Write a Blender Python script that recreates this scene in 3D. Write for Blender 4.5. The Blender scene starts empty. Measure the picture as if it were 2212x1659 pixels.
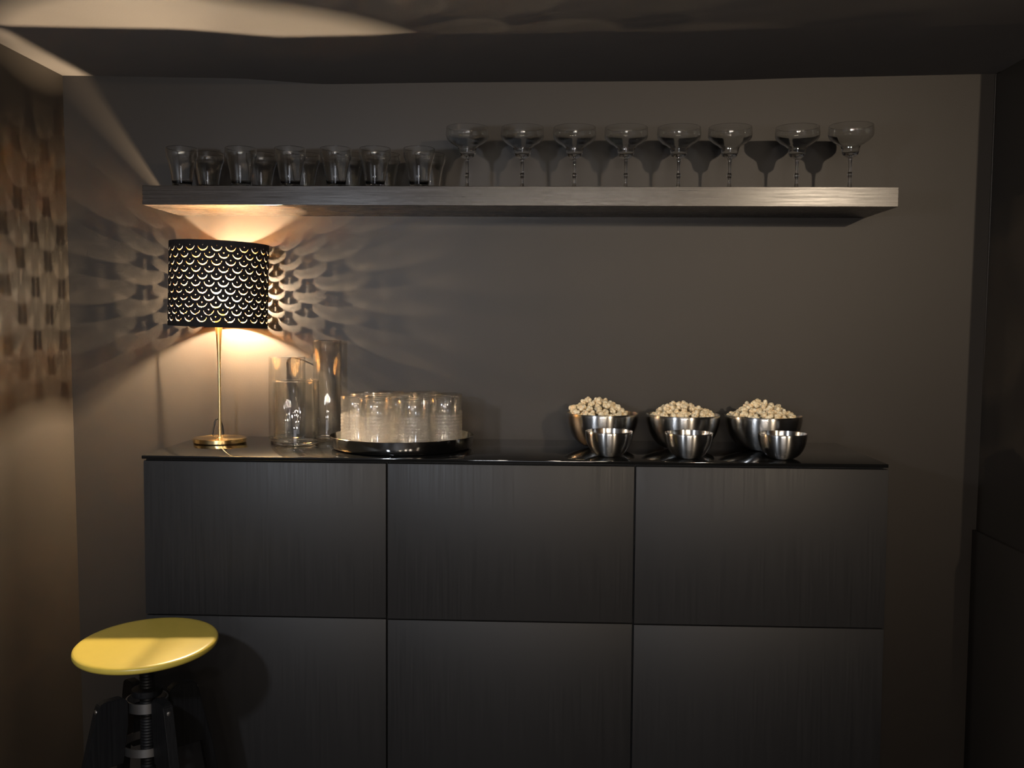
import bpy, bmesh, math, random
from mathutils import Vector, Matrix, Euler
from mathutils.geometry import delaunay_2d_cdt

PI = math.pi
scene = bpy.context.scene
COL = scene.collection
T = 1.16                      # height of the counter top above the floor; most heights below are given from there

# ------------------------------------------------------------------ camera
cam_data = bpy.data.cameras.new('camera')
cam = bpy.data.objects.new('camera', cam_data)
COL.objects.link(cam)
yaw, pitch, roll, foc = .0349, .0605, .0072, 2101.5
fw = Vector((-math.sin(yaw) * math.cos(pitch), math.cos(yaw) * math.cos(pitch), -math.sin(pitch)))
rt = Vector((math.cos(yaw), math.sin(yaw), 0)); up = rt.cross(fw)
r2 = math.cos(roll) * rt + math.sin(roll) * up
u2 = -math.sin(roll) * rt + math.cos(roll) * up
M = Matrix((r2, u2, -fw)).transposed().to_4x4()
M.translation = Vector((.9845, -2.7486, T + .3238))
cam.matrix_world = M
cam_data.sensor_fit = 'HORIZONTAL'
cam_data.sensor_width = 36.0
cam_data.lens = foc / 2212 * 36.0
cam_data.clip_start = .02
scene.camera = cam

# ------------------------------------------------------------------ world, exposure
world = bpy.data.worlds.new('world'); scene.world = world
world.use_nodes = True
world.node_tree.nodes['Background'].inputs[0].default_value = (.30, .36, .5, 1)
world.node_tree.nodes['Background'].inputs[1].default_value = .0
scene.view_settings.view_transform = 'Standard'
scene.view_settings.look = 'None'
scene.view_settings.gamma = 1
scene.view_settings.exposure = 0.0
cy = scene.cycles
cy.max_bounces = 24; cy.transmission_bounces = 20; cy.transparent_max_bounces = 40
cy.glossy_bounces = 8; cy.diffuse_bounces = 5
cy.caustics_reflective = True; cy.caustics_refractive = False
cy.sample_clamp_indirect = 30.0
cy.blur_glossy = .08

# ------------------------------------------------------------------ room lamps (behind the camera, near the ceiling) and an added cool fill
def light(name, kind, loc, power, color, size=.03, aim=None, **kw):
    d = bpy.data.lights.new(name, kind); d.energy = power; d.color = color
    if kind == 'AREA':
        d.shape = 'RECTANGLE'; d.size = size; d.size_y = kw.get('size_y', size)
    else:
        d.shadow_soft_size = size
    if kind == 'SPOT':
        d.spot_size = kw['cone']; d.spot_blend = kw['blend']
    o = bpy.data.objects.new(name, d); COL.objects.link(o)
    o.location = Vector(loc) + Vector((0, 0, T))
    if aim is not None:
        dirn = Vector(aim) - Vector(loc)
        o.rotation_euler = dirn.to_track_quat('-Z', 'Y').to_euler()
    return o

light('room_spotlight', 'SPOT', (2.65, -4.0, 1.0), 290, (1, .80, .58), .035, (1.35, 0, .80), cone=math.radians(50), blend=1.0)
light('pendant_lamp', 'POINT', (.08, -2.15, .50), 46, (.82, .89, 1.0), .04)
light('strip_lamp', 'AREA', (1.35, -3.6, .35), 6, (1, .84, .68), .34, (1.1, 0, .2), size_y=.06)
light('strip_lamp', 'AREA', (.55, -4.4, .40), 6, (.92, .94, 1.0), .34, (.9, 0, .2), size_y=.06)
for x_, y_, z_ in ((1.15, -3.3, .86), (1.55, -3.35, .84), (.70, -3.5, .84)):
    light('spot_bulb', 'POINT', (x_, y_, z_), 18, (1, .86, .70), .045)
light('cool_fill', 'AREA', (.9, -4.9, .0), 5, (.88, .9, 1.0), 1.2, (.9, 0, .0), size_y=.68)  # added area light, a cool fill for the walls and cabinets, no actual screen
# the table lamp's own light is made with the lamp

# ------------------------------------------------------------------ materials
def mat(name):
    m = bpy.data.materials.new(name); m.use_nodes = True
    nt = m.node_tree; b = nt.nodes['Principled BSDF']
    return m, nt, b
def setp(b, **kw):
    names = dict(color='Base Color', rough='Roughness', metal='Metallic', ior='IOR', trans='Transmission Weight',
                 spec='Specular IOR Level', coat='Coat Weight', coatr='Coat Roughness', aniso='Anisotropic', arot='Anisotropic Rotation',
                 sss='Subsurface Weight', sheen='Sheen Weight')
    for k, v in kw.items():
        if k == 'color' and len(v) == 3: v = (*v, 1)
        b.inputs[names[k]].default_value = v
def noise(nt, scale, detail=4, stretch=(1, 1, 1), coord='Object', rough=.6):
    tc = nt.nodes.new('ShaderNodeTexCoord'); mp = nt.nodes.new('ShaderNodeMapping')
    mp.inputs['Scale'].default_value = stretch
    n = nt.nodes.new('ShaderNodeTexNoise'); n.inputs['Scale'].default_value = scale
    n.inputs['Detail'].default_value = detail; n.inputs['Roughness'].default_value = rough
    nt.links.new(tc.outputs[coord], mp.inputs[0]); nt.links.new(mp.outputs[0], n.inputs['Vector'])
    return n
def ramp(nt, src, stops):
    r = nt.nodes.new('ShaderNodeValToRGB')
    e = r.color_ramp.elements
    e[0].position, e[0].color = stops[0][0], (*stops[0][1], 1)
    e[1].position, e[1].color = stops[-1][0], (*stops[-1][1], 1)
    for p, c in stops[1:-1]:
        q = e.new(p); q.color = (*c, 1)
    nt.links.new(src, r.inputs[0]); return r
def bump(nt, b, src, strength, dist=.001):
    bp = nt.nodes.new('ShaderNodeBump'); bp.inputs['Strength'].default_value = strength; bp.inputs['Distance'].default_value = dist
    nt.links.new(src, bp.inputs['Height']); nt.links.new(bp.outputs[0], b.inputs['Normal']); return bp
def maprange(nt, src, a, b_, c=0., d=1.):
    m = nt.nodes.new('ShaderNodeMapRange'); m.inputs[1].default_value = c; m.inputs[2].default_value = d
    m.inputs[3].default_value = a; m.inputs[4].default_value = b_
    nt.links.new(src, m.inputs[0]); return m.outputs[0]

def paint(name, c, rough=.55, spec=.35, st=.25):
    m, nt, b = mat(name)
    n = noise(nt, 2.2, 5)
    r = ramp(nt, n.outputs[0], [(.3, tuple(x * .93 for x in c)), (.7, tuple(x * 1.07 for x in c))])
    nt.links.new(r.outputs[0], b.inputs['Base Color'])
    n2 = noise(nt, 260, 3); bump(nt, b, n2.outputs[0], st, .0006)
    setp(b, rough=rough, spec=spec)
    return m
def wood(name, c0, c1, axis, rough, spec=.5, scale=9):
    m, nt, b = mat(name)
    st = {'x': (.55, 22, 22), 'z': (22, 22, .55)}[axis]
    n = noise(nt, scale, 6, st, rough=.7)
    r = ramp(nt, n.outputs[0], [(.25, c0), (.75, c1)])
    nt.links.new(r.outputs[0], b.inputs['Base Color'])
    nt.links.new(maprange(nt, n.outputs[0], rough - .07, rough + .07, .3, .7), b.inputs['Roughness'])
    bump(nt, b, n.outputs[0], .14, .0005)
    setp(b, spec=spec)
    return m
def metal(name, c, rough, aniso=0., arot=0.):
    m, nt, b = mat(name)
    setp(b, color=c, metal=1, rough=rough, aniso=aniso, arot=arot)
    n = noise(nt, 300, 2, (1, 1, 6)); bump(nt, b, n.outputs[0], .05, .0002)
    if aniso:
        tg = nt.nodes.new('ShaderNodeTangent'); tg.direction_type = 'RADIAL'; tg.axis = 'Z'
        nt.links.new(tg.outputs[0], b.inputs['Tangent'])
    return m
def plain(name, c, rough=.5, spec=.5, var=.06, sc=60):
    m, nt, b = mat(name)
    n = noise(nt, sc, 3)
    r = ramp(nt, n.outputs[0], [(.3, tuple(x * (1 - var) for x in c)), (.7, tuple(min(1, x * (1 + var)) for x in c))])
    nt.links.new(r.outputs[0], b.inputs['Base Color']); setp(b, rough=rough, spec=spec)
    return m
def solid_glass(name, c=(.97, .98, .98), ior=1.55):
    m, nt, b = mat(name)
    setp(b, color=c, trans=1, rough=.0, ior=ior)
    n = noise(nt, 25, 2); bump(nt, b, n.outputs[0], .04, .001)
    return m
def thin_glass(name, haze=.0, tint=(.98, .98, .975), hc=(.96, .88, .78), edge=1.5, rough=0., ztop=None, refr=0.):
    m, nt, b = mat(name)
    out = nt.nodes['Material Output']; nt.nodes.remove(b)
    tr = nt.nodes.new('ShaderNodeBsdfTransparent'); tr.inputs[0].default_value = (*tint, 1)
    lw = nt.nodes.new('ShaderNodeLayerWeight'); lw.inputs[0].default_value = .5
    rr = ramp(nt, lw.outputs['Facing'], [(.0, tint), (.72, tuple(x * .97 for x in tint)), (.90, tuple(x * .80 for x in tint)), (1.0, tuple(x * .35 for x in tint))])
    nt.links.new(rr.outputs[0], tr.inputs[0])
    gl = nt.nodes.new('ShaderNodeBsdfGlossy'); gl.inputs['Roughness'].default_value = rough
    gl.inputs['Color'].default_value = (.95, .95, .95, 1)
    fr = nt.nodes.new('ShaderNodeFresnel'); geo = nt.nodes.new('ShaderNodeNewGeometry')
    nt.links.new(maprange(nt, geo.outputs['Backfacing'], edge, 1 / edge), fr.inputs[0])
    mx = nt.nodes.new('ShaderNodeMixShader')
    nt.links.new(fr.outputs[0], mx.inputs[0]); nt.links.new(tr.outputs[0], mx.inputs[1]); nt.links.new(gl.outputs[0], mx.inputs[2])
    last = mx
    if refr:
        gs = nt.nodes.new('ShaderNodeBsdfGlass'); gs.inputs['Roughness'].default_value = 0; gs.inputs['IOR'].default_value = 1.45
        m0 = nt.nodes.new('ShaderNodeMixShader'); m0.inputs[0].default_value = refr
        nt.links.new(mx.outputs[0], m0.inputs[1]); nt.links.new(gs.outputs[0], m0.inputs[2]); mx = m0; last = m0
    if haze:
        tl = nt.nodes.new('ShaderNodeBsdfTranslucent'); tl.inputs[0].default_value = (*hc, 1)
        df = nt.nodes.new('ShaderNodeBsdfDiffuse'); df.inputs[0].default_value = (*hc, 1)
        m1 = nt.nodes.new('ShaderNodeMixShader'); m1.inputs[0].default_value = .4
        nt.links.new(tl.outputs[0], m1.inputs[1]); nt.links.new(df.outputs[0], m1.inputs[2])
        m2 = nt.nodes.new('ShaderNodeMixShader'); m2.inputs[0].default_value = haze
        nt.links.new(mx.outputs[0], m2.inputs[1]); nt.links.new(m1.outputs[0], m2.inputs[2]); last = m2
        if ztop is not None:      # the pressed, studded part scatters light, the plain band above it is clear
            tc = nt.nodes.new('ShaderNodeTexCoord'); sx = nt.nodes.new('ShaderNodeSeparateXYZ')
            nt.links.new(tc.outputs['Object'], sx.inputs[0])
            nt.links.new(maprange(nt, sx.outputs[2], haze, haze * .2, ztop - .002, ztop + .002), m2.inputs[0])
    nt.links.new(last.outputs[0], out.inputs[0])
    return m
def emit(name, c, s):
    m, nt, b = mat(name)
    setp(b, color=(0, 0, 0)); b.inputs['Emission Color'].default_value = (*c, 1); b.inputs['Emission Strength'].default_value = s
    return m

WALL = (.0255, .0200, .0152)
M_WALL = paint('dark_taupe_wall_paint', WALL, .5, .4)
M_CEIL = paint('dark_ceiling_paint', (.125, .109, .097), .8, .15, .5)
M_FLOOR = wood('dark_floor_boards', (.02, .017, .015), (.04, .034, .03), 'x', .4)
M_CAB = wood('black_brown_veneer', (.0150, .0145, .0145), (.0205, .0190, .0188), 'z', .5, .35)
M_BODY = plain('black_cabinet_board', (.012, .012, .012), .55)
M_SHELF = wood('black_brown_shelf_veneer', (.015, .0112, .0085), (.033, .0240, .0175), 'x', .26, .5, 14)
M_TOP, _nt, _b = mat('black_glass_top'); setp(_b, color=(.006, .006, .006), rough=.045, spec=.6)
_n = noise(_nt, 3, 2); _nt.links.new(maprange(_nt, _n.outputs[0], .03, .07), _b.inputs['Roughness'])
M_BRASS = metal('polished_brass', (.98, .76, .40), .30)
M_BRASSB = metal('brushed_brass', (.80, .58, .28), .26, .8, .25)
M_STEEL = metal('brushed_steel', (.62, .61, .59), .27, .95, .25)
M_TRAY = metal('polished_tray_steel', (.48, .48, .48), .13, .9, .25)
M_STEELD = metal('dull_steel', (.42, .41, .40), .34)
M_SHADE = plain('black_shade_fabric', (.010, .009, .010), .8, .2)
M_SHADEIN = metal('gold_shade_lining', (1.0, .68, .32), .15)
_nt = M_SHADEIN.node_tree; _b = _nt.nodes['Principled BSDF']
_b2 = _nt.nodes.new('ShaderNodeBsdfPrincipled'); _b2.inputs['Base Color'].default_value = (.90, .62, .28, 1); _b2.inputs['Metallic'].default_value = 1; _b2.inputs['Roughness'].default_value = .55
_mx = _nt.nodes.new('ShaderNodeMixShader'); _mx.inputs[0].default_value = .12
_nt.links.new(_b.outputs[0], _mx.inputs[1]); _nt.links.new(_b2.outputs[0], _mx.inputs[2]); _nt.links.new(_mx.outputs[0], _nt.nodes['Material Output'].inputs[0])
M_BLACK = plain('black_cable', (.008, .008, .008), .5)
M_STOOL = wood('black_stained_stool_wood', (.003, .003, .0035), (.006, .006, .0065), 'z', .5, .3)
M_YELLOW = plain('yellow_seat_paint', (.44, .330, .055), .33, .5, .03, 30)
M_GLASS = solid_glass('clear_glass')
M_VASE = thin_glass('thin_clear_glass', 0)
M_BEAD = thin_glass('pressed_glass', .075, rough=.13, ztop=.0915, refr=.12, edge=2.0)
M_BULB = thin_glass('bulb_glass', 0, (.99, .98, .95))
_nt = M_BULB.node_tree; _o = _nt.nodes['Material Output']; _src = _o.inputs[0].links[0].from_socket
_e = _nt.nodes.new('ShaderNodeEmission'); _e.inputs[0].default_value = (1, .82, .55, 1); _e.inputs[1].default_value = 1.6
_a = _nt.nodes.new('ShaderNodeAddShader'); _nt.links.new(_src, _a.inputs[0]); _nt.links.new(_e.outputs[0], _a.inputs[1]); _nt.links.new(_a.outputs[0], _o.inputs[0])
M_FIL = emit('glowing_filament', (1, .80, .56), 400)
M_CORN, _nt, _b = mat('popcorn')
_n = noise(_nt, 95, 4); _r = ramp(_nt, _n.outputs[0], [(.30, (.50, .26, .08)), (.42, (.83, .66, .40)), (.58, (.92, .82, .60))])
_nt.links.new(_r.outputs[0], _b.inputs['Base Color']); setp(_b, rough=.7, spec=.2); bump(_nt, _b, _n.outputs[0], .5, .002)

# ------------------------------------------------------------------ helpers
def mesh(name, verts, faces, m, smooth=None, parent=None, z0=0):
    me = bpy.data.meshes.new(name); me.from_pydata([tuple(v) for v in verts], [], faces)
    for x in (m if isinstance(m, (list, tuple)) else [m]): me.materials.append(x)
    if smooth is not None:
        me.polygons.foreach_set('use_smooth', [True] * len(me.polygons))
        me.set_sharp_from_angle(angle=math.radians(smooth))
    me.update()
    o = bpy.data.objects.new(name, me); COL.objects.link(o)
    if parent is not None: o.parent = parent
    return o
def from_bm(name, bm, m, smooth=None, parent=None):
    bmesh.ops.recalc_face_normals(bm, faces=bm.faces)
    me = bpy.data.meshes.new(name); bm.to_mesh(me); bm.free()
    for x in (m if isinstance(m, (list, tuple)) else [m]): me.materials.append(x)
    if smooth is not None:
        me.polygons.foreach_set('use_smooth', [True] * len(me.polygons))
        me.set_sharp_from_angle(angle=math.radians(smooth))
    o = bpy.data.objects.new(name, me); COL.objects.link(o)
    if parent is not None: o.parent = parent
    return o
def add_box(bm, lo, hi, bev=0, seg=2):
    lo, hi = Vector(lo), Vector(hi)
    g = bmesh.ops.create_cube(bm, size=1)['verts']
    bmesh.ops.scale(bm, vec=hi - lo, verts=g); bmesh.ops.translate(bm, vec=(lo + hi) / 2, verts=g)
    if bev:
        es = list({e for v in g for e in v.link_edges})
        bmesh.ops.bevel(bm, geom=es, offset=bev, segments=seg, affect='EDGES', profile=.5)
def lathe(name, prof, m, seg=64, parent=None, smooth=35, func=None):
    """prof: list of (r, z) from bottom axis to wherever; r == 0 ends are capped with a fan. Closed profiles give a solid."""
    verts, faces, rows = [], [], []
    for (r, z) in prof:
        if r < 1e-6:
            rows.append([len(verts)]); verts.append((0, 0, z))
        else:
            row = []
            for i in range(seg):
                a = 2 * PI * i / seg; rr = r if func is None else func(r, z, a)
                row.append(len(verts)); verts.append((rr * math.cos(a), rr * math.sin(a), z))
            rows.append(row)
    for A, B in zip(rows, rows[1:]):
        for i in range(seg):
            j = (i + 1) % seg
            if len(A) == 1 and len(B) == 1: break
            if len(A) == 1: faces.append((A[0], B[j], B[i]))
            elif len(B) == 1: faces.append((A[i], A[j], B[0]))
            else: faces.append((A[i], A[j], B[j], B[i]))
    return mesh(name, verts, faces, m, smooth, parent)
def tube(name, pts, r, m, parent=None, seg=10, closed=False):
    pts = [Vector(p) for p in pts]; n = len(pts); verts, faces = [], []
    prev = None
    for i, p in enumerate(pts):
        a = pts[(i - 1) % n] if (closed or i) else p
        b = pts[(i + 1) % n] if (closed or i < n - 1) else p
        t = (b - a).normalized()
        if prev is None:
            nrm = t.orthogonal().normalized()
        else:
            nrm = (prev - t * prev.dot(t)).normalized()
        prev = nrm; bn = t.cross(nrm)
        rr = r[i] if isinstance(r, (list, tuple)) else r
        for k in range(seg):
            an = 2 * PI * k / seg
            verts.append(p + (nrm * math.cos(an) + bn * math.sin(an)) * rr)
    for i in range(n if closed else n - 1):
        for k in range(seg):
            a, b = i * seg + k, i * seg + (k + 1) % seg
            c, d = ((i + 1) % n) * seg + (k + 1) % seg, ((i + 1) % n) * seg + k
            faces.append((a, b, c, d))
    if not closed:
        faces.append(tuple(range(seg))[::-1]); faces.append(tuple((n - 1) * seg + k for k in range(seg)))
    return mesh(name, verts, faces, m, 50, parent)
def smoothpts(pts, k=6):
    """Catmull-Rom through the points"""
    P = [pts[0]] + list(pts) + [pts[-1]]; out = []
    for i in range(1, len(P) - 2):
        p0, p1, p2, p3 = [Vector(P[j]) for j in (i - 1, i, i + 1, i + 2)]
        for s in range(k):
            t = s / k
            out.append(.5 * ((2 * p1) + (-p0 + p2) * t + (2 * p0 - 5 * p1 + 4 * p2 - p3) * t * t + (-p0 + 3 * p1 - 3 * p2 + p3) * t ** 3))
    out.append(Vector(P[-2])); return out
def sprof(pts, k=5):
    return [(max(0, v[0]), v[1]) for v in smoothpts([(a, b, 0) for a, b in pts], k)]
def thing(name, label, cat, loc=(0, 0, 0), rz=0, group=None):
    o = bpy.data.objects.new(name, None); COL.objects.link(o)
    o.empty_display_size = .05
    o.location = (loc[0], loc[1], loc[2] + T); o.rotation_euler = (0, 0, rz)
    o['label'] = label; o['category'] = cat
    if group: o['group'] = group
    return o
def tag(o, label, cat, group=None):
    o['label'] = label; o['category'] = cat
    if group: o['group'] = group
    return o
def dup(root, loc, rz, label, group=None):
    r = root.copy(); COL.objects.link(r); r.location = (loc[0], loc[1], loc[2] + T); r.rotation_euler = (0, 0, rz)
    r['label'] = label
    if group: r['group'] = group
    for ch in list(root.children):
        c = ch.copy(); COL.objects.link(c); c.parent = r
        for g in list(ch.children):
            d = g.copy(); COL.objects.link(d); d.parent = c
    return r
def struct(o):
    o['kind'] = 'structure'; return o

# ------------------------------------------------------------------ room shell
XR, XROOM, YF, YN = 2.2, 4.2, -5.0, -.34
def zc(x, y):
    pts = [(-.8, 1.02), (-.39, 1.018), (.1, 1.010), (.36, .993), (.75, .9975), (1.4, 1.0005), (1.77, 1.010), (2.2, 1.018), (4.4, 1.018)]
    for (a, za), (b, zb) in zip(pts, pts[1:]):
        if x <= b:
            t = max(0, (x - a) / (b - a)); t = t * t * (3 - 2 * t) * .4 + t * .6
            z = za + (zb - za) * t; break
    k = min(1, max(0, (-y - .6) / 1.5)); return (1 - k) * z + k * 1.012 + T
nx, ny = 92, 50
vs = [(-.5 + 4.9 * i / nx, .1 - 5.2 * j / ny, 0) for j in range(ny + 1) for i in range(nx + 1)]
vs = [(x, y, zc(x, y)) for x, y, _ in vs]
nb = len(vs)
fs = [(j * (nx + 1) + i, (j + 1) * (nx + 1) + i, (j + 1) * (nx + 1) + i + 1, j * (nx + 1) + i + 1) for j in range(ny) for i in range(nx)]
vs += [(x, y, T + 1.14) for x, y in ((-.5, .1), (4.4, .1), (4.4, -5.1), (-.5, -5.1))]
fs += [(nb, nb + 1, nb + 2, nb + 3)]
struct(mesh('ceiling', vs, fs, M_CEIL, 60))
bm = bmesh.new(); add_box(bm, (-.5, -5.1, -.05), (4.4, .1, 0)); struct(from_bm('floor', bm, M_FLOOR))
bm = bmesh.new(); add_box(bm, (-.5, 0, 0), (2.3, .1, T + 1.05)); struct(from_bm('wall_back', bm, M_WALL))
# the left wall leans very slightly
zt = 1.05
vs = [(-.363, 0.02, -T), (-.363, -5.0, -T), (-.3885, -5.0, zt), (-.3885, 0.02, zt)]
vs = [(x, y, z + T) for x, y, z in vs]; vs += [(-.49, y, z) for x, y, z in vs]
fs = [(0, 3, 2, 1), (4, 5, 6, 7), (0, 1, 5, 4), (1, 2, 6, 5), (2, 3, 7, 6), (3, 0, 4, 7)]
struct(mesh('wall_left', vs, fs, M_WALL))
vs = [(2.189, .02, -T), (2.189, YN, -T), (2.2065, YN, zt), (2.2065, .02, zt)]
vs = [(x, y, z + T) for x, y, z in vs]; vs += [(2.34, y, z) for x, y, z in vs]
fs = [tuple(reversed(f)) for f in fs]
struct(mesh('wall_right', vs, fs, M_WALL))
bm = bmesh.new(); add_box(bm, (2.34, YN, 0), (4.4, YN + .1, T + 1.05)); struct(from_bm('wall_alcove', bm, M_WALL))
bm = bmesh.new(); add_box(bm, (4.2, -5.0, 0), (4.3, YN, T + 1.05)); struct(from_bm('wall_side', bm, M_WALL))
bm = bmesh.new(); add_box(bm, (-.5, -5.1, 0), (4.4, -5.0, T + 1.05)); struct(from_bm('wall_front', bm, M_WALL))
bm = bmesh.new(); add_box(bm, (2.185, YN, 0), (2.2, 0, T - .240), .002); struct(from_bm('trim_1', bm, M_WALL, 40))
# thin bead of filler up the right corner, catching the light
tube_o = tube('trim_2', [(2.200, -.002, T - .24), (2.2015, -.002, T + .3), (2.204, -.002, T + 1.016), (2.203, -.03, T + 1.0175)], .0022, M_WALL, None, 6)
struct(tube_o)

# ------------------------------------------------------------------ cabinets and black glass top
D = -.42
cells = [(.0015, .6005, -.3955), (.6015, 1.2005, -.3970), (1.2015, 1.8035, -.3985)]
cab_labels = ['black-brown cabinet unit at the left end, under the brass lamp and behind the yellow stool',
              'black-brown cabinet unit in the middle, under the tray of glasses',
              'black-brown cabinet unit at the right end, under the popcorn bowls']
for (x0, x1, zs), lab in zip(cells, cab_labels):
    c = thing('cabinet', lab, 'cabinet', ((x0 + x1) / 2, 0, -T), 0, 'cabinet units in the row under the glass top')
    w = (x1 - x0) / 2
    bm = bmesh.new(); add_box(bm, (-w, D + .020, .03), (w, -.004, T - .0095)); from_bm('body', bm, M_BODY, None, c)
    bm = bmesh.new(); add_box(bm, (-w + .02, D + .05, 0), (w - .02, -.03, .029)); from_bm('plinth', bm, M_BODY, None, c)
    for (za, zb) in ((zs + T + .0015, T - .0135), (zs + T - .390, zs + T - .0015), (.035, zs + T - .393)):
        bm = bmesh.new(); add_box(bm, (-w + .0015, D, za), (w - .0015, D + .0185, zb), .0012); from_bm('drawer_front', bm, M_CAB, 40, c)
bm = bmesh.new(); add_box(bm, (0, -.424, -.0085), (1.800, -.002, 0), .0015)
o = from_bm('counter_top', bm, M_TOP, 40); o.location = (0, 0, T)
tag(o, 'long glossy black glass top lying over the three cabinets', 'counter top')

# ------------------------------------------------------------------ shelf
bm = bmesh.new(); add_box(bm, (-.0585, -.255, .6265), (1.8630, 0, .6755), .0008, 1)
o = from_bm('floating_shelf', bm, M_SHELF, 40); o.location = (0, 0, T)
tag(o, 'long thick black-brown floating wall shelf holding the drinking glasses', 'shelf')
ZS = .6755

# ------------------------------------------------------------------ tumblers on the shelf (foot, tapered body, wider band under the rim)
def tumbler():
    out = sprof([(.0225, .002), (.0245, .010), (.0285, .035), (.033, .060), (.0365, .074)], 4) + sprof([(.0390, .079), (.0405, .086), (.0408, .095), (.0405, .1040)], 4)
    inn = sprof([(.0388, .1040), (.0391, .095), (.0388, .087), (.0370, .080)], 4) + sprof([(.0345, .073), (.0305, .058), (.0262, .035), (.0225, .016), (.012, .012)], 4)
    prof = [(0, 0), (.0215, 0), (.0235, .001)] + out + [(.0397, .1049)] + inn + [(0, .0115)]
    t = thing('tumbler', '', 'drinking glass')
    lathe('glass_body', prof, M_GLASS, 72, t, 30)
    return t
G1 = 'tapered tumblers on the left half of the shelf'
tumb = [(.024, -.196, 'clear tapered tumbler at the front left end of the shelf row'),
        (.068, -.120, 'clear tapered tumbler second from the left, set back toward the wall'),
        (.181, -.197, 'clear tapered tumbler third from the left on the shelf, near the front edge'),
        (.210, -.108, 'clear tapered tumbler at the back, half hidden behind the third one from the left'),
        (.311, -.197, 'clear tapered front tumbler on the shelf, above the right half of the lamp glow'),
        (.327, -.108, 'clear tapered tumbler at the back, behind the one above the lamp glow'),
        (.4315, -.197, 'clear tapered front tumbler on the shelf, above the tall vase'),
        (.449, -.108, 'clear tapered tumbler at the back, behind the one above the tall vase'),
        (.5346, -.197, 'clear tapered front tumbler, next to last before the stemmed glasses'),
        (.546, -.108, 'clear tapered tumbler at the back, behind the next to last front one'),
        (.6495, -.197, 'clear tapered front tumbler nearest to the stemmed glasses'),
        (.668, -.110, 'clear tapered back tumbler nearest to the stemmed glasses')]
t0 = None
for i, (x, y, lab) in enumerate(tumb):
    if i == 0:
        t0 = tumbler(); t0.location = (x, y, ZS + T); t0['label'] = lab; t0['group'] = G1
    else: dup(t0, (x, y, ZS), .7 * i, lab, G1)

# ------------------------------------------------------------------ margarita glasses
def margarita():
    t = thing('margarita_glass', '', 'cocktail glass')
    H = .1655
    out = sprof([(.0055, .084), (.013, .087), (.0195, .0935), (.0222, .104), (.0240, .112), (.030, .1180), (.044, .1265), (.0545, .1375), (.0568, .1480), (.0562, .158), (.0553, H)], 6)
    inn = sprof([(.0543, H), (.0552, .158), (.0557, .148), (.0534, .1385), (.0435, .1285), (.030, .1205), (.0225, .1140), (.0206, .105), (.0175, .0965), (.009, .0915), (0, .0905)], 6)
    prof = [(0, .0800), (.0055, .0800)] + out + [(.0548, H + .0006)] + inn
    lathe('bowl', prof, M_GLASS, 72, t, 30)
    st = sprof([(.0062, .006), (.0055, .012), (.0042, .022), (.0040, .034), (.0058, .0395), (.0062, .043), (.0042, .048), (.0037, .058), (.0040, .070), (.0050, .0795)], 5)
    lathe('stem', [(0, .006)] + st + [(0, .0797)], M_GLASS, 32, t, 40)
    lathe('foot', [(0, 0), (.0335, 0), (.0345, .0009), (.0335, .0018), (.018, .0030), (.0080, .0050), (.0062, .0058), (0, .0058)], M_GLASS, 64, t, 40)
    return t
G2 = 'stemmed margarita glasses on the right half of the shelf'
ords = ['first', 'second', 'third', 'fourth', 'fifth', 'sixth']
marg = [(.772, -.160, 'clear margarita glass first in the row, right beside the tumblers'),
        (.917, -.160, 'clear margarita glass second from the tumblers'),
        (1.054, -.160, 'clear margarita glass third from the tumblers'),
        (1.1885, -.160, 'clear margarita glass fourth from the tumblers'),
        (1.326, -.160, 'clear margarita glass fourth from the right end of the shelf row'),
        (1.4580, -.163, 'clear margarita glass third from the right end, left of the wide gap'),
        (1.6315, -.163, 'clear margarita glass second from the right end, right of the wide gap'),
        (1.7620, -.185, 'clear margarita glass at the right end of the shelf row')]
t0 = None
for i, (x, y, lab) in enumerate(marg):
    if i == 0:
        t0 = margarita(); t0.location = (x, y, ZS + T); t0['label'] = lab; t0['group'] = G2
    else: dup(t0, (x, y, ZS), .9 * i, lab, G2)

# ------------------------------------------------------------------ table lamp
LX, LY = .097, -.1375
lamp = thing('table_lamp', 'lit brass table lamp with a black perforated drum shade', 'lamp', (LX, LY, 0))
lathe('base', [(0, 0), (.069, 0), (.0705, .0012), (.0705, .0108), (.0695, .012), (0, .012)], M_BRASSB, 96, lamp, 30)
lathe('pole', [(0, .0122), (.009, .0122), (.0088, .0135), (.0040, .0150), (.0040, .20), (.0048, .235), (.0075, .290), (.0105, .322), (.0112, .332), (0, .332)], M_BRASS, 32, lamp, 40)
so = lathe('socket', [(0, .3325), (.0165, .3325), (.0175, .336), (.0175, .362), (.016, .366), (0, .366)], M_BRASS, 32, lamp, 40)
bu = lathe('light_bulb', [(.012, .3665)] + sprof([(.0125, .372), (.016, .384), (.0255, .402), (.0300, .420), (.0275, .436), (.018, .447), (0, .4505)], 6), M_BULB, 48, lamp, 60)
for k in range(4):
    a = .5 + k * PI / 2
    p0 = Vector((-.007 + .0028 * math.cos(a), .003 + .0028 * math.sin(a), .388)); p1 = Vector((-.0075 + .0040 * math.cos(a + .3), .004 + .0040 * math.sin(a + .3), .414))
    tube('filament', [p0, p1], .0008, M_FIL, bu, 6)
tube('filament_support', [(0, 0, .368), (-.002, .001, .380), (-.007, .003, .414)], .0004, M_STEELD, bu, 5)
SR, SZ0, SZ1 = .1300, .3135, .5375
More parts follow.
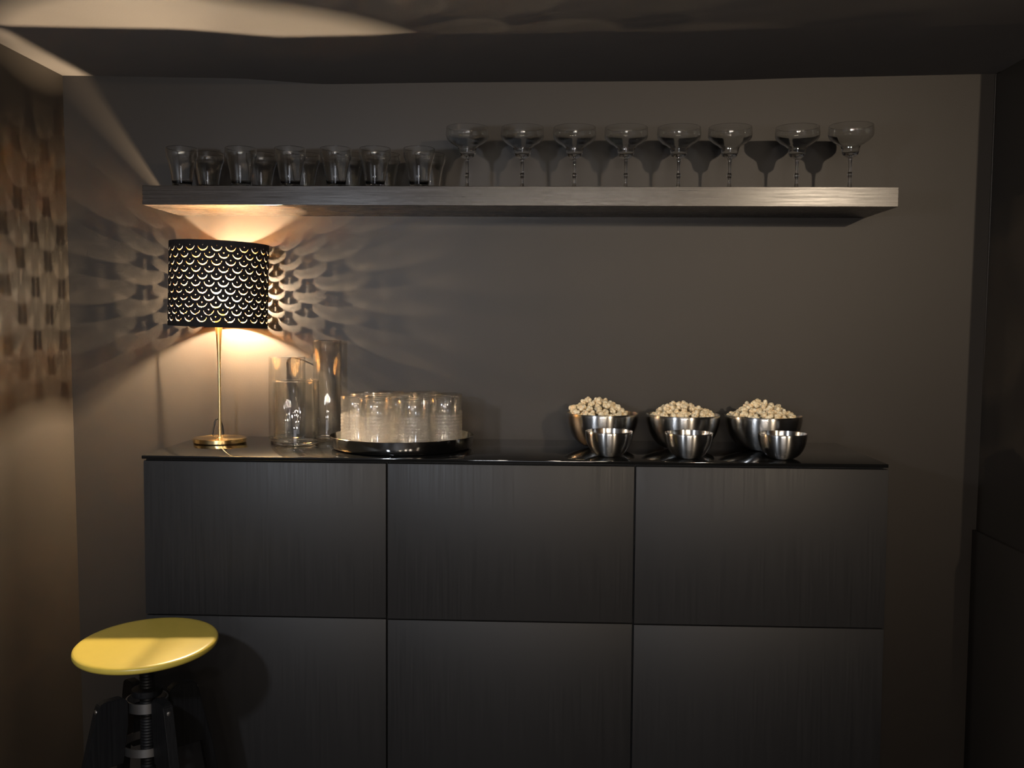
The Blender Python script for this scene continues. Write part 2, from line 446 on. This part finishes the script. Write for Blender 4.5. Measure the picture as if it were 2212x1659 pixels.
def make_shade():
    L = 2 * PI * SR; N = 23; p = L / N; rows = 11; dz = .0183
    top = SZ1 - .0285
    verts, faces = [], []
    def add(poly):
        b = len(verts); verts.extend(poly); faces.append(list(range(b, b + len(poly))))
    holes = []
    for r in range(rows):
        zb = top - r * dz
        for c in range(N):
            s = (c + .5 + (.5 if r % 2 else 0)) * p
            if s + .015 > L: continue
            w, h1, h2 = .0133, .0119, .0091
            n = 10; poly = []
            R1 = (w * w + h1 * h1) / (2 * h1); a1 = math.asin(min(1, w / R1))
            for k in range(n + 1):
                a = -a1 + 2 * a1 * k / n
                poly.append((s + R1 * math.sin(a), zb + R1 - R1 * math.cos(a)))
            w2 = w - .0006; R2 = (w2 * w2 + h2 * h2) / (2 * h2); a2 = math.asin(min(1, w2 / R2)); zt2 = zb + h1 - h2
            for k in range(n + 1):
                a = a2 - 2 * a2 * k / n
                poly.append((s + R2 * math.sin(a), zt2 + .0003 + R2 - R2 * math.cos(a)))
            holes.append((s, zb, poly))
            zd = zb + .0140; q = .0017
            holes.append((s, zd, [(s, zd - q), (s + q, zd + q * .8), (s - q, zd + q * .8)]))
    for _, _, poly in holes: add(poly)
    nh = len(verts)
    import collections
    gridd = collections.defaultdict(list)
    for x, z in verts: gridd[(int(x / .004), int(z / .004))].append((x, z))
    ns = N * 6
    for j in range(38):
        z = SZ0 + (SZ1 - SZ0) * j / 37
        for i in range(ns + 1):
            s = L * i / ns; ok = True
            if 0 < j < 37:
                gx, gz = int(s / .004), int(z / .004)
                for ax in (-1, 0, 1):
                    for az in (-1, 0, 1):
                        for (x, zz) in gridd.get((gx + ax, gz + az), ()):
                            if (x - s) ** 2 + (zz - z) ** 2 < .0017 ** 2: ok = False
            if ok: verts.append((s, z))
    res = delaunay_2d_cdt([Vector(v) for v in verts], [], faces, 0, 1e-7, True)
    V, F, OF = res[0], res[2], res[5]
    keep = [f for f, of in zip(F, OF) if not of]
    n = len(V)
    out = []
    seam = {}
    for v in V:
        a = v.x / SR + PI / 2
        out.append((SR * math.cos(a), SR * math.sin(a), v.y))
    ff = [tuple(f) for f in keep]
    me = bpy.data.meshes.new('lamp_shade'); me.from_pydata(out, [], ff)
    bm = bmesh.new(); bm.from_mesh(me); bmesh.ops.remove_doubles(bm, verts=bm.verts, dist=1e-5)
    loose = [v for v in bm.verts if not v.link_faces]; bmesh.ops.delete(bm, geom=loose, context='VERTS')
    bmesh.ops.recalc_face_normals(bm, faces=bm.faces)
    f = bm.faces[0]
    if f.normal.dot(Vector((f.calc_center_median().x, f.calc_center_median().y, 0))) < 0:
        bmesh.ops.reverse_faces(bm, faces=bm.faces)
    # card with thickness: black outside, gold inside, holes with their own cut edges
    bm.verts.index_update(); TH = .0018
    vo = [v.co.copy() for v in bm.verts]; n = len(vo)
    k = (SR - TH) / SR
    vi = [Vector((v.x * k, v.y * k, v.z)) for v in vo]
    fo = [tuple(v.index for v in f.verts) for f in bm.faces]
    V = vo + vi; F = list(fo) + [tuple(n + a for a in reversed(f)) for f in fo]; MI = [0] * len(fo) + [1] * len(fo)
    NR = [Vector((v.x, v.y, 0)).normalized() for v in vo] + [-Vector((v.x, v.y, 0)).normalized() for v in vo]
    for e in bm.edges:
        if len(e.link_faces) == 1:
            a, b = e.verts[0].index, e.verts[1].index
            f = tuple(v.index for v in e.link_faces[0].verts)
            if f[(f.index(a) + 1) % 3] != b: a, b = b, a
            q = len(V); V += [vo[a], vo[b], vi[b], vi[a]]; NR += [Vector((0, 0, 0))] * 4
            F.append((q, q + 3, q + 2, q + 1)); MI.append(0)
    bm.free()
    me = bpy.data.meshes.new('lamp_shade'); me.from_pydata([tuple(v) for v in V], [], F)
    me.polygons.foreach_set('use_smooth', [True] * len(F)); me.polygons.foreach_set('material_index', MI)
    me.materials.append(M_SHADE); me.materials.append(M_SHADEIN); me.update()
    me.normals_split_custom_set_from_vertices([tuple(v) for v in NR])
    o = bpy.data.objects.new('lamp_shade', me); COL.objects.link(o); o.parent = lamp
    return o
sh = make_shade()
# the shade sits a touch crooked, dropping toward the right
sh.matrix_local = Matrix.Translation((.002, 0, .425)) @ Matrix.Rotation(.028, 4, 'Y') @ Matrix.Translation((0, 0, -.425))
for a in (.5, 2.6, 4.7):
    tube('spoke', [(.0175 * math.cos(a), .0175 * math.sin(a), .350), (.05 * math.cos(a), .05 * math.sin(a), .332), (.1265 * math.cos(a), .1265 * math.sin(a), .322)], .0008, M_BRASS, sh, 6)
rim = [((SR - .0030) * math.cos(2 * PI * i / 96), (SR - .0030) * math.sin(2 * PI * i / 96), .322) for i in range(96)]
tube('shade_ring', rim, .0010, M_BRASS, sh, 6, True)
for k in range(4):           # the upright filaments shine sideways far more than up and down
    dx, dy = math.cos(k * PI / 2 + .4), math.sin(k * PI / 2 + .4)
    lt = light('filament_light', 'AREA', (LX - .0072 + .0016 * dx, LY + .0032 + .0016 * dy, .401), 37, (1, .80, .56), .0035, (LX + dx, LY + dy, .401), size_y=.030)
    lt.data.cycles.use_multiple_importance_sampling = False
tube('power_cord', smoothpts([(-.0475, .071, .002), (-.0440, .073, .022), (-.0395, .076, .046), (-.0345, .080, .055), (-.028, .086, .050), (-.024, .094, .030), (-.023, .100, .003)], 6), .0024, M_BLACK, lamp, 8)

# ------------------------------------------------------------------ cylinder vases
def vase(name, r, h, loc, label, wall=.0024):
    t = thing(name, label, 'vase', loc, 0, 'clear glass cylinder vases beside the lamp')
    prof = [(r, .0005), (r + .0004, .006), (r, .014), (r, h - .0015), (r - wall * .5, h), (r - wall, h - .0015), (r - wall, .012)]
    lathe('vase_wall', prof, M_VASE, 96, t, 50)
    ring = [((r - wall / 2) * math.cos(2 * PI * i / 96), (r - wall / 2) * math.sin(2 * PI * i / 96), h + .0006) for i in range(96)]
    tube('rim', ring, .0014, M_GLASS, t, 8, True)
    rr = r - wall - .0003
    lathe('vase_bottom', [(0, .0003), (rr - .002, .0003), (rr, .0025), (rr, .0085), (rr - .003, .0100), (rr * .6, .0072), (0, .0062)], M_GLASS, 96, t, 40)
    return t
vase('glass_vase', .0604, .1705, (.314, -.161, 0), 'short wide clear glass cylinder vase in front of the other two')
vase('glass_vase', .0505, .2295, (.2600, -.0530, 0), 'medium tall clear glass cylinder vase nearest to the brass lamp')
vase('glass_vase', .0392, .2755, (.3720, -.0450, 0), 'tallest, narrowest clear glass cylinder vase, beside the round tray')

# ------------------------------------------------------------------ tray with studded glasses
TX, TY = .608, -.215
tray = thing('serving_tray', 'round brushed steel tray holding a dozen studded glasses', 'tray', (TX, TY, 0))
lathe('tray_body', [(0, .0002), (.168, .0002), (.177, .0016), (.1825, .006), (.1862, .015), (.1885, .0348), (.1878, .0356), (.1868, .0348), (.1846, .0155), (.1808, .0078), (.1755, .0038), (.168, .0026), (0, .0026)], M_TRAY, 144, tray, 35)
def studded():
    t = thing('studded_glass', '', 'drinking glass')
    R, H = .0375, .1345; nc, nr = 28, 10; z0, z1 = .008, .0905
    dz = (z1 - z0) / nr
    def f(r, z, a):
        if r < .0360 or z < z0 or z > z1: return r
        k = (z - z0) / dz; row = int(k); fz = k - row
        ca = (a / (2 * PI) * nc) % 1.0
        d = math.hypot(ca - .5, fz - .5) / .48
        return r + (.0019 * math.sqrt(max(0, 1 - d * d)) if d < 1 else 0)
    prof = [(0, .0015), (.030, .0010), (.0355, 0), (.0362, .0012), (.0366, .005)]
    n = nr * 9
    prof += [(R - .0008, z0 + (z1 - z0) * i / n) for i in range(n + 1)]
    prof += [(R, .0925), (R + .0003, .110), (R, H - .0008), (R - .0010, H), (R - .0020, H - .0008), (R - .0022, .02), (R - .005, .0115), (.018, .0085), (0, .0078)]
    lathe('glass_body', prof, M_BEAD, 252, t, 180, f)
    ring = [((R - .0010) * math.cos(2 * PI * i / 72), (R - .0010) * math.sin(2 * PI * i / 72), H + .0002) for i in range(72)]
    tube('rim', ring, .0011, M_GLASS, t, 8, True)
    lathe('glass_bottom', [(0, .0016), (.030, .0012), (.0345, .0010), (.0345, .0070), (.018, .0072), (0, .0066)], M_GLASS, 64, t, 40)
    return t
G3 = 'studded glasses standing on the round tray'
tg = [(0.5564, -0.3370, 'studded glass on the tray, front row left, closest to the camera'),
      (0.6520, -0.3370, 'studded glass on the tray, front row right'),
      (0.4937, -0.2584, 'studded glass at the far left of the tray'),
      (0.6060, -0.2560, 'studded glass near the middle of the tray, just behind the front two'),
      (0.7243, -0.2541, 'studded glass on the right of the tray, just behind the front row'),
      (0.5482, -0.2032, 'studded glass hidden among the others, left of the tray centre'),
      (0.6666, -0.2021, 'studded glass hidden among the others, right of the tray centre'),
      (0.4959, -0.1459, 'studded glass at the back left of the tray, next to the tall vase'),
      (0.6070, -0.1525, 'studded glass in the back middle of the tray'),
      (0.7221, -0.1479, 'studded glass at the far right of the tray'),
      (0.5581, -0.0923, 'studded glass at the very back of the tray, left one of two'),
      (0.6539, -0.0907, 'studded glass at the very back of the tray, right one of two')]
t0 = None
for i, (x, y, lab) in enumerate(tg):
    if i == 0:
        t0 = studded(); t0.location = (x, y, .0028 + T); t0['label'] = lab; t0['group'] = G3
    else: dup(t0, (x, y, .0028), .77 * i, lab, G3)

# ------------------------------------------------------------------ steel bowls
def bowl(R, H, base):
    t = thing('steel_bowl', '', 'bowl')
    n = 20; out, inn = [], []
    for i in range(n + 1):
        u = i / n; a = u * PI / 2
        z = H * (1 - math.cos(a)) ** 1.0; r = base + (R - base) * math.sin(a) ** .92
        out.append((r, z + .0003))
    w = .0022
    for (r, z) in reversed(out):
        inn.append((max(r - w, .004), max(z + (w if z < H * .4 else w * .3), w)))
    prof = [(0, .0003)] + out + [(R - w * .5, H + .0012)] + inn[1:] + [(0, w + .0003)]
    lathe('bowl_body', prof, M_STEEL, 128, t, 60)
    return t
G4, G5 = 'large steel bowls heaped with popcorn', 'small empty steel bowls in front'
big = [(1.1365, -.140, .0965, 'large steel bowl of popcorn on the left of the three'),
       (1.3490, -.160, .0980, 'large steel bowl of popcorn in the middle of the three'),
       (1.5600, -.165, .1000, 'large steel bowl of popcorn on the right of the three')]
t0 = None
for x, y, R, lab in big:
    if t0 is None:
        t0 = bowl(.098, .090, .030); t0.location = (x, y, T); t0['label'] = lab; t0['group'] = G4
        o = t0
    else: o = dup(t0, (x, y, 0), .5, lab, G4)
    o.scale = (R / .098, R / .098, 1)
small = [(1.1425, -.335, 'small empty steel bowl in front of the left popcorn bowl'),
         (1.3370, -.352, 'small empty steel bowl in front of the middle popcorn bowl'),
         (1.5675, -.345, 'small empty steel bowl in front of the right popcorn bowl')]
t0 = None
for x, y, lab in small:
    if t0 is None:
        t0 = bowl(.0592, .062, .016); t0.location = (x, y, T); t0['label'] = lab; t0['group'] = G5
    else: dup(t0, (x, y, 0), .5, lab, G5)

# ------------------------------------------------------------------ popcorn
random.seed(11)
def corn_mesh(seed):
    rnd = random.Random(seed); bm = bmesh.new()
    n = rnd.randint(5, 7)
    for k in range(n):
        d = Vector((rnd.gauss(0, 1), rnd.gauss(0, 1), rnd.gauss(0, 1))).normalized() * (.0058 if k else 0)
        r = rnd.uniform(.0048, .0068)
        g = bmesh.ops.create_icosphere(bm, subdivisions=2, radius=r)['verts']
        for v in g:
            v.co += v.co.normalized() * .0006 * math.sin(v.co.x * 1600 + k) * math.cos(v.co.y * 1400 + v.co.z * 1500)
            v.co += d
    me = bpy.data.meshes.new('popcorn'); bm.to_mesh(me); bm.free()
    me.polygons.foreach_set('use_smooth', [True] * len(me.polygons)); me.materials.append(M_CORN)
    return me
CORN = [corn_mesh(s) for s in range(6)]
heaps = [(0, -.016, -.004, .079, .047, 'left'), (1, .000, .0, .080, .036, 'middle'), (2, -.004, .0, .082, .045, 'right')]
for bi, ox, oy, rad, hh, side in heaps:
    bx, by, R, _ = big[bi]
    placed = []
    rnd = random.Random(40 + bi); tries = 0
    while len(placed) < 66 and tries < 60000:
        tries += 1
        a = rnd.uniform(0, 2 * PI); q = math.sqrt(rnd.random())
        lim = rad
        x = ox + lim * q * math.cos(a); y = oy + lim * q * math.sin(a)
        if math.hypot(x, y) > R - .012: continue
        k = 1 - (math.hypot(x - ox, y - oy) / rad) ** 1.7
        z = .084 + hh * .86 * max(0, k) ** 1.0 + rnd.uniform(-.006, .004)
        if all((x - a_) ** 2 + (y - b_) ** 2 + (z - c_) ** 2 > .0150 ** 2 for a_, b_, c_ in placed):
            placed.append((x, y, z))
    for x, y, z in placed:
        o = bpy.data.objects.new('popcorn', rnd.choice(CORN)); COL.objects.link(o)
        o.location = (bx + x, by + y, T + z)
        o.rotation_euler = (rnd.uniform(0, 6.3), rnd.uniform(0, 6.3), rnd.uniform(0, 6.3))
        s = rnd.uniform(.85, 1.12); o.scale = (s, s, s)
        tag(o, 'cream puffed popcorn piece heaped in the %s large steel bowl' % side, 'popcorn', 'popcorn pieces in the %s large bowl' % side)

# ------------------------------------------------------------------ stool
SX, SY, SZ = .1215, -.700, -.371
stool = thing('bar_stool', 'black bar stool with a round yellow seat in front of the left cabinet', 'stool', (SX, SY, -T), .0)
h = T + SZ + .003
seat = lathe('seat', [(0, -.016), (.137, -.016)] + sprof([(.1430, -.0156), (.1482, -.0130), (.1503, -.0085), (.1493, -.0030), (.1450, -.0003)], 4) + [(.138, 0), (0, 0)], M_YELLOW, 128, stool, 40)
seat.matrix_local = Matrix.Translation((0, 0, h)) @ Matrix.Rotation(.060, 4, 'X') @ Matrix.Rotation(-.02, 4, 'Y')
seat['label'] = 'mustard yellow round seat'
lathe('seat_plate', [(0, h - .026), (.055, h - .026), (.055, h - .0235), (0, h - .0235)], M_STEELD, 48, stool)
sp = []
for i in range(45 * 4 + 1):
    z = h - .026 - .30 * i / 180; sp.append((.0160 if i % 4 < 2 else .0150, z))
lathe('screw', [(0, h - .026)] + sp + [(0, h - .327)], M_STOOL, 24, stool)
lathe('nut', [(.0165, h - .118), (.030, h - .118), (.032, h - .114), (.032, h - .104), (.022, h - .100), (.0165, h - .100)], M_STOOL, 32, stool)
def band(z, r, hh_):
    lathe('metal_ring', [(r - .003, z), (r, z), (r, z + hh_), (r - .003, z + hh_), (r - .003, z)], M_STEELD, 64, stool, 30)
band(h - .146, .044, .022); band(h - .236, .056, .018)
lathe('footrest_ring', [(.166, .30), (.170, .30), (.170, .322), (.166, .322), (.166, .30)], M_STEELD, 96, stool, 30)
for k, a in enumerate((.75, 2.35, 3.95, 5.50)):
    bm = bmesh.new()
    # leg drawn in its own plane: radial distance, height; thickness across
    outer = [(.094, h - .108), (.107, h - .114), (.113, h - .132), (.144, h - .26), (.235, .02), (.238, 0)]
    inner = [(.205, 0), (.198, .05), (.120, h - .25), (.058, h - .252), (.046, h - .170), (.046, h - .118), (.060, h - .108)]
    poly = outer + inner
    for s in (-.011, .011):
        for (r, z) in poly: bm.verts.new((r, s, z))
    bm.verts.ensure_lookup_table(); n = len(poly)
    bm.faces.new([bm.verts[i] for i in range(n)]); bm.faces.new([bm.verts[n + i] for i in reversed(range(n))])
    for i in range(n): bm.faces.new([bm.verts[i], bm.verts[n + i], bm.verts[n + (i + 1) % n], bm.verts[(i + 1) % n]])
    bmesh.ops.recalc_face_normals(bm, faces=bm.faces)
    bmesh.ops.bevel(bm, geom=list(bm.edges), offset=.002, segments=2, affect='EDGES')
    lg = from_bm('leg', bm, M_STOOL, 40, stool); lg.rotation_euler = (0, 0, a)
    for (r, z) in ((.1125, h - .128), (.1265, h - .210)):
        b_ = lathe('bolt', [(0, 0), (.0055, 0), (.0050, .0022), (.0022, .0034), (0, .0036)], M_STEELD, 20, lg, 40)
        b_.matrix_local = Matrix.Translation((r - .002, 0, z)) @ Matrix.Rotation(PI / 2, 4, 'Y')
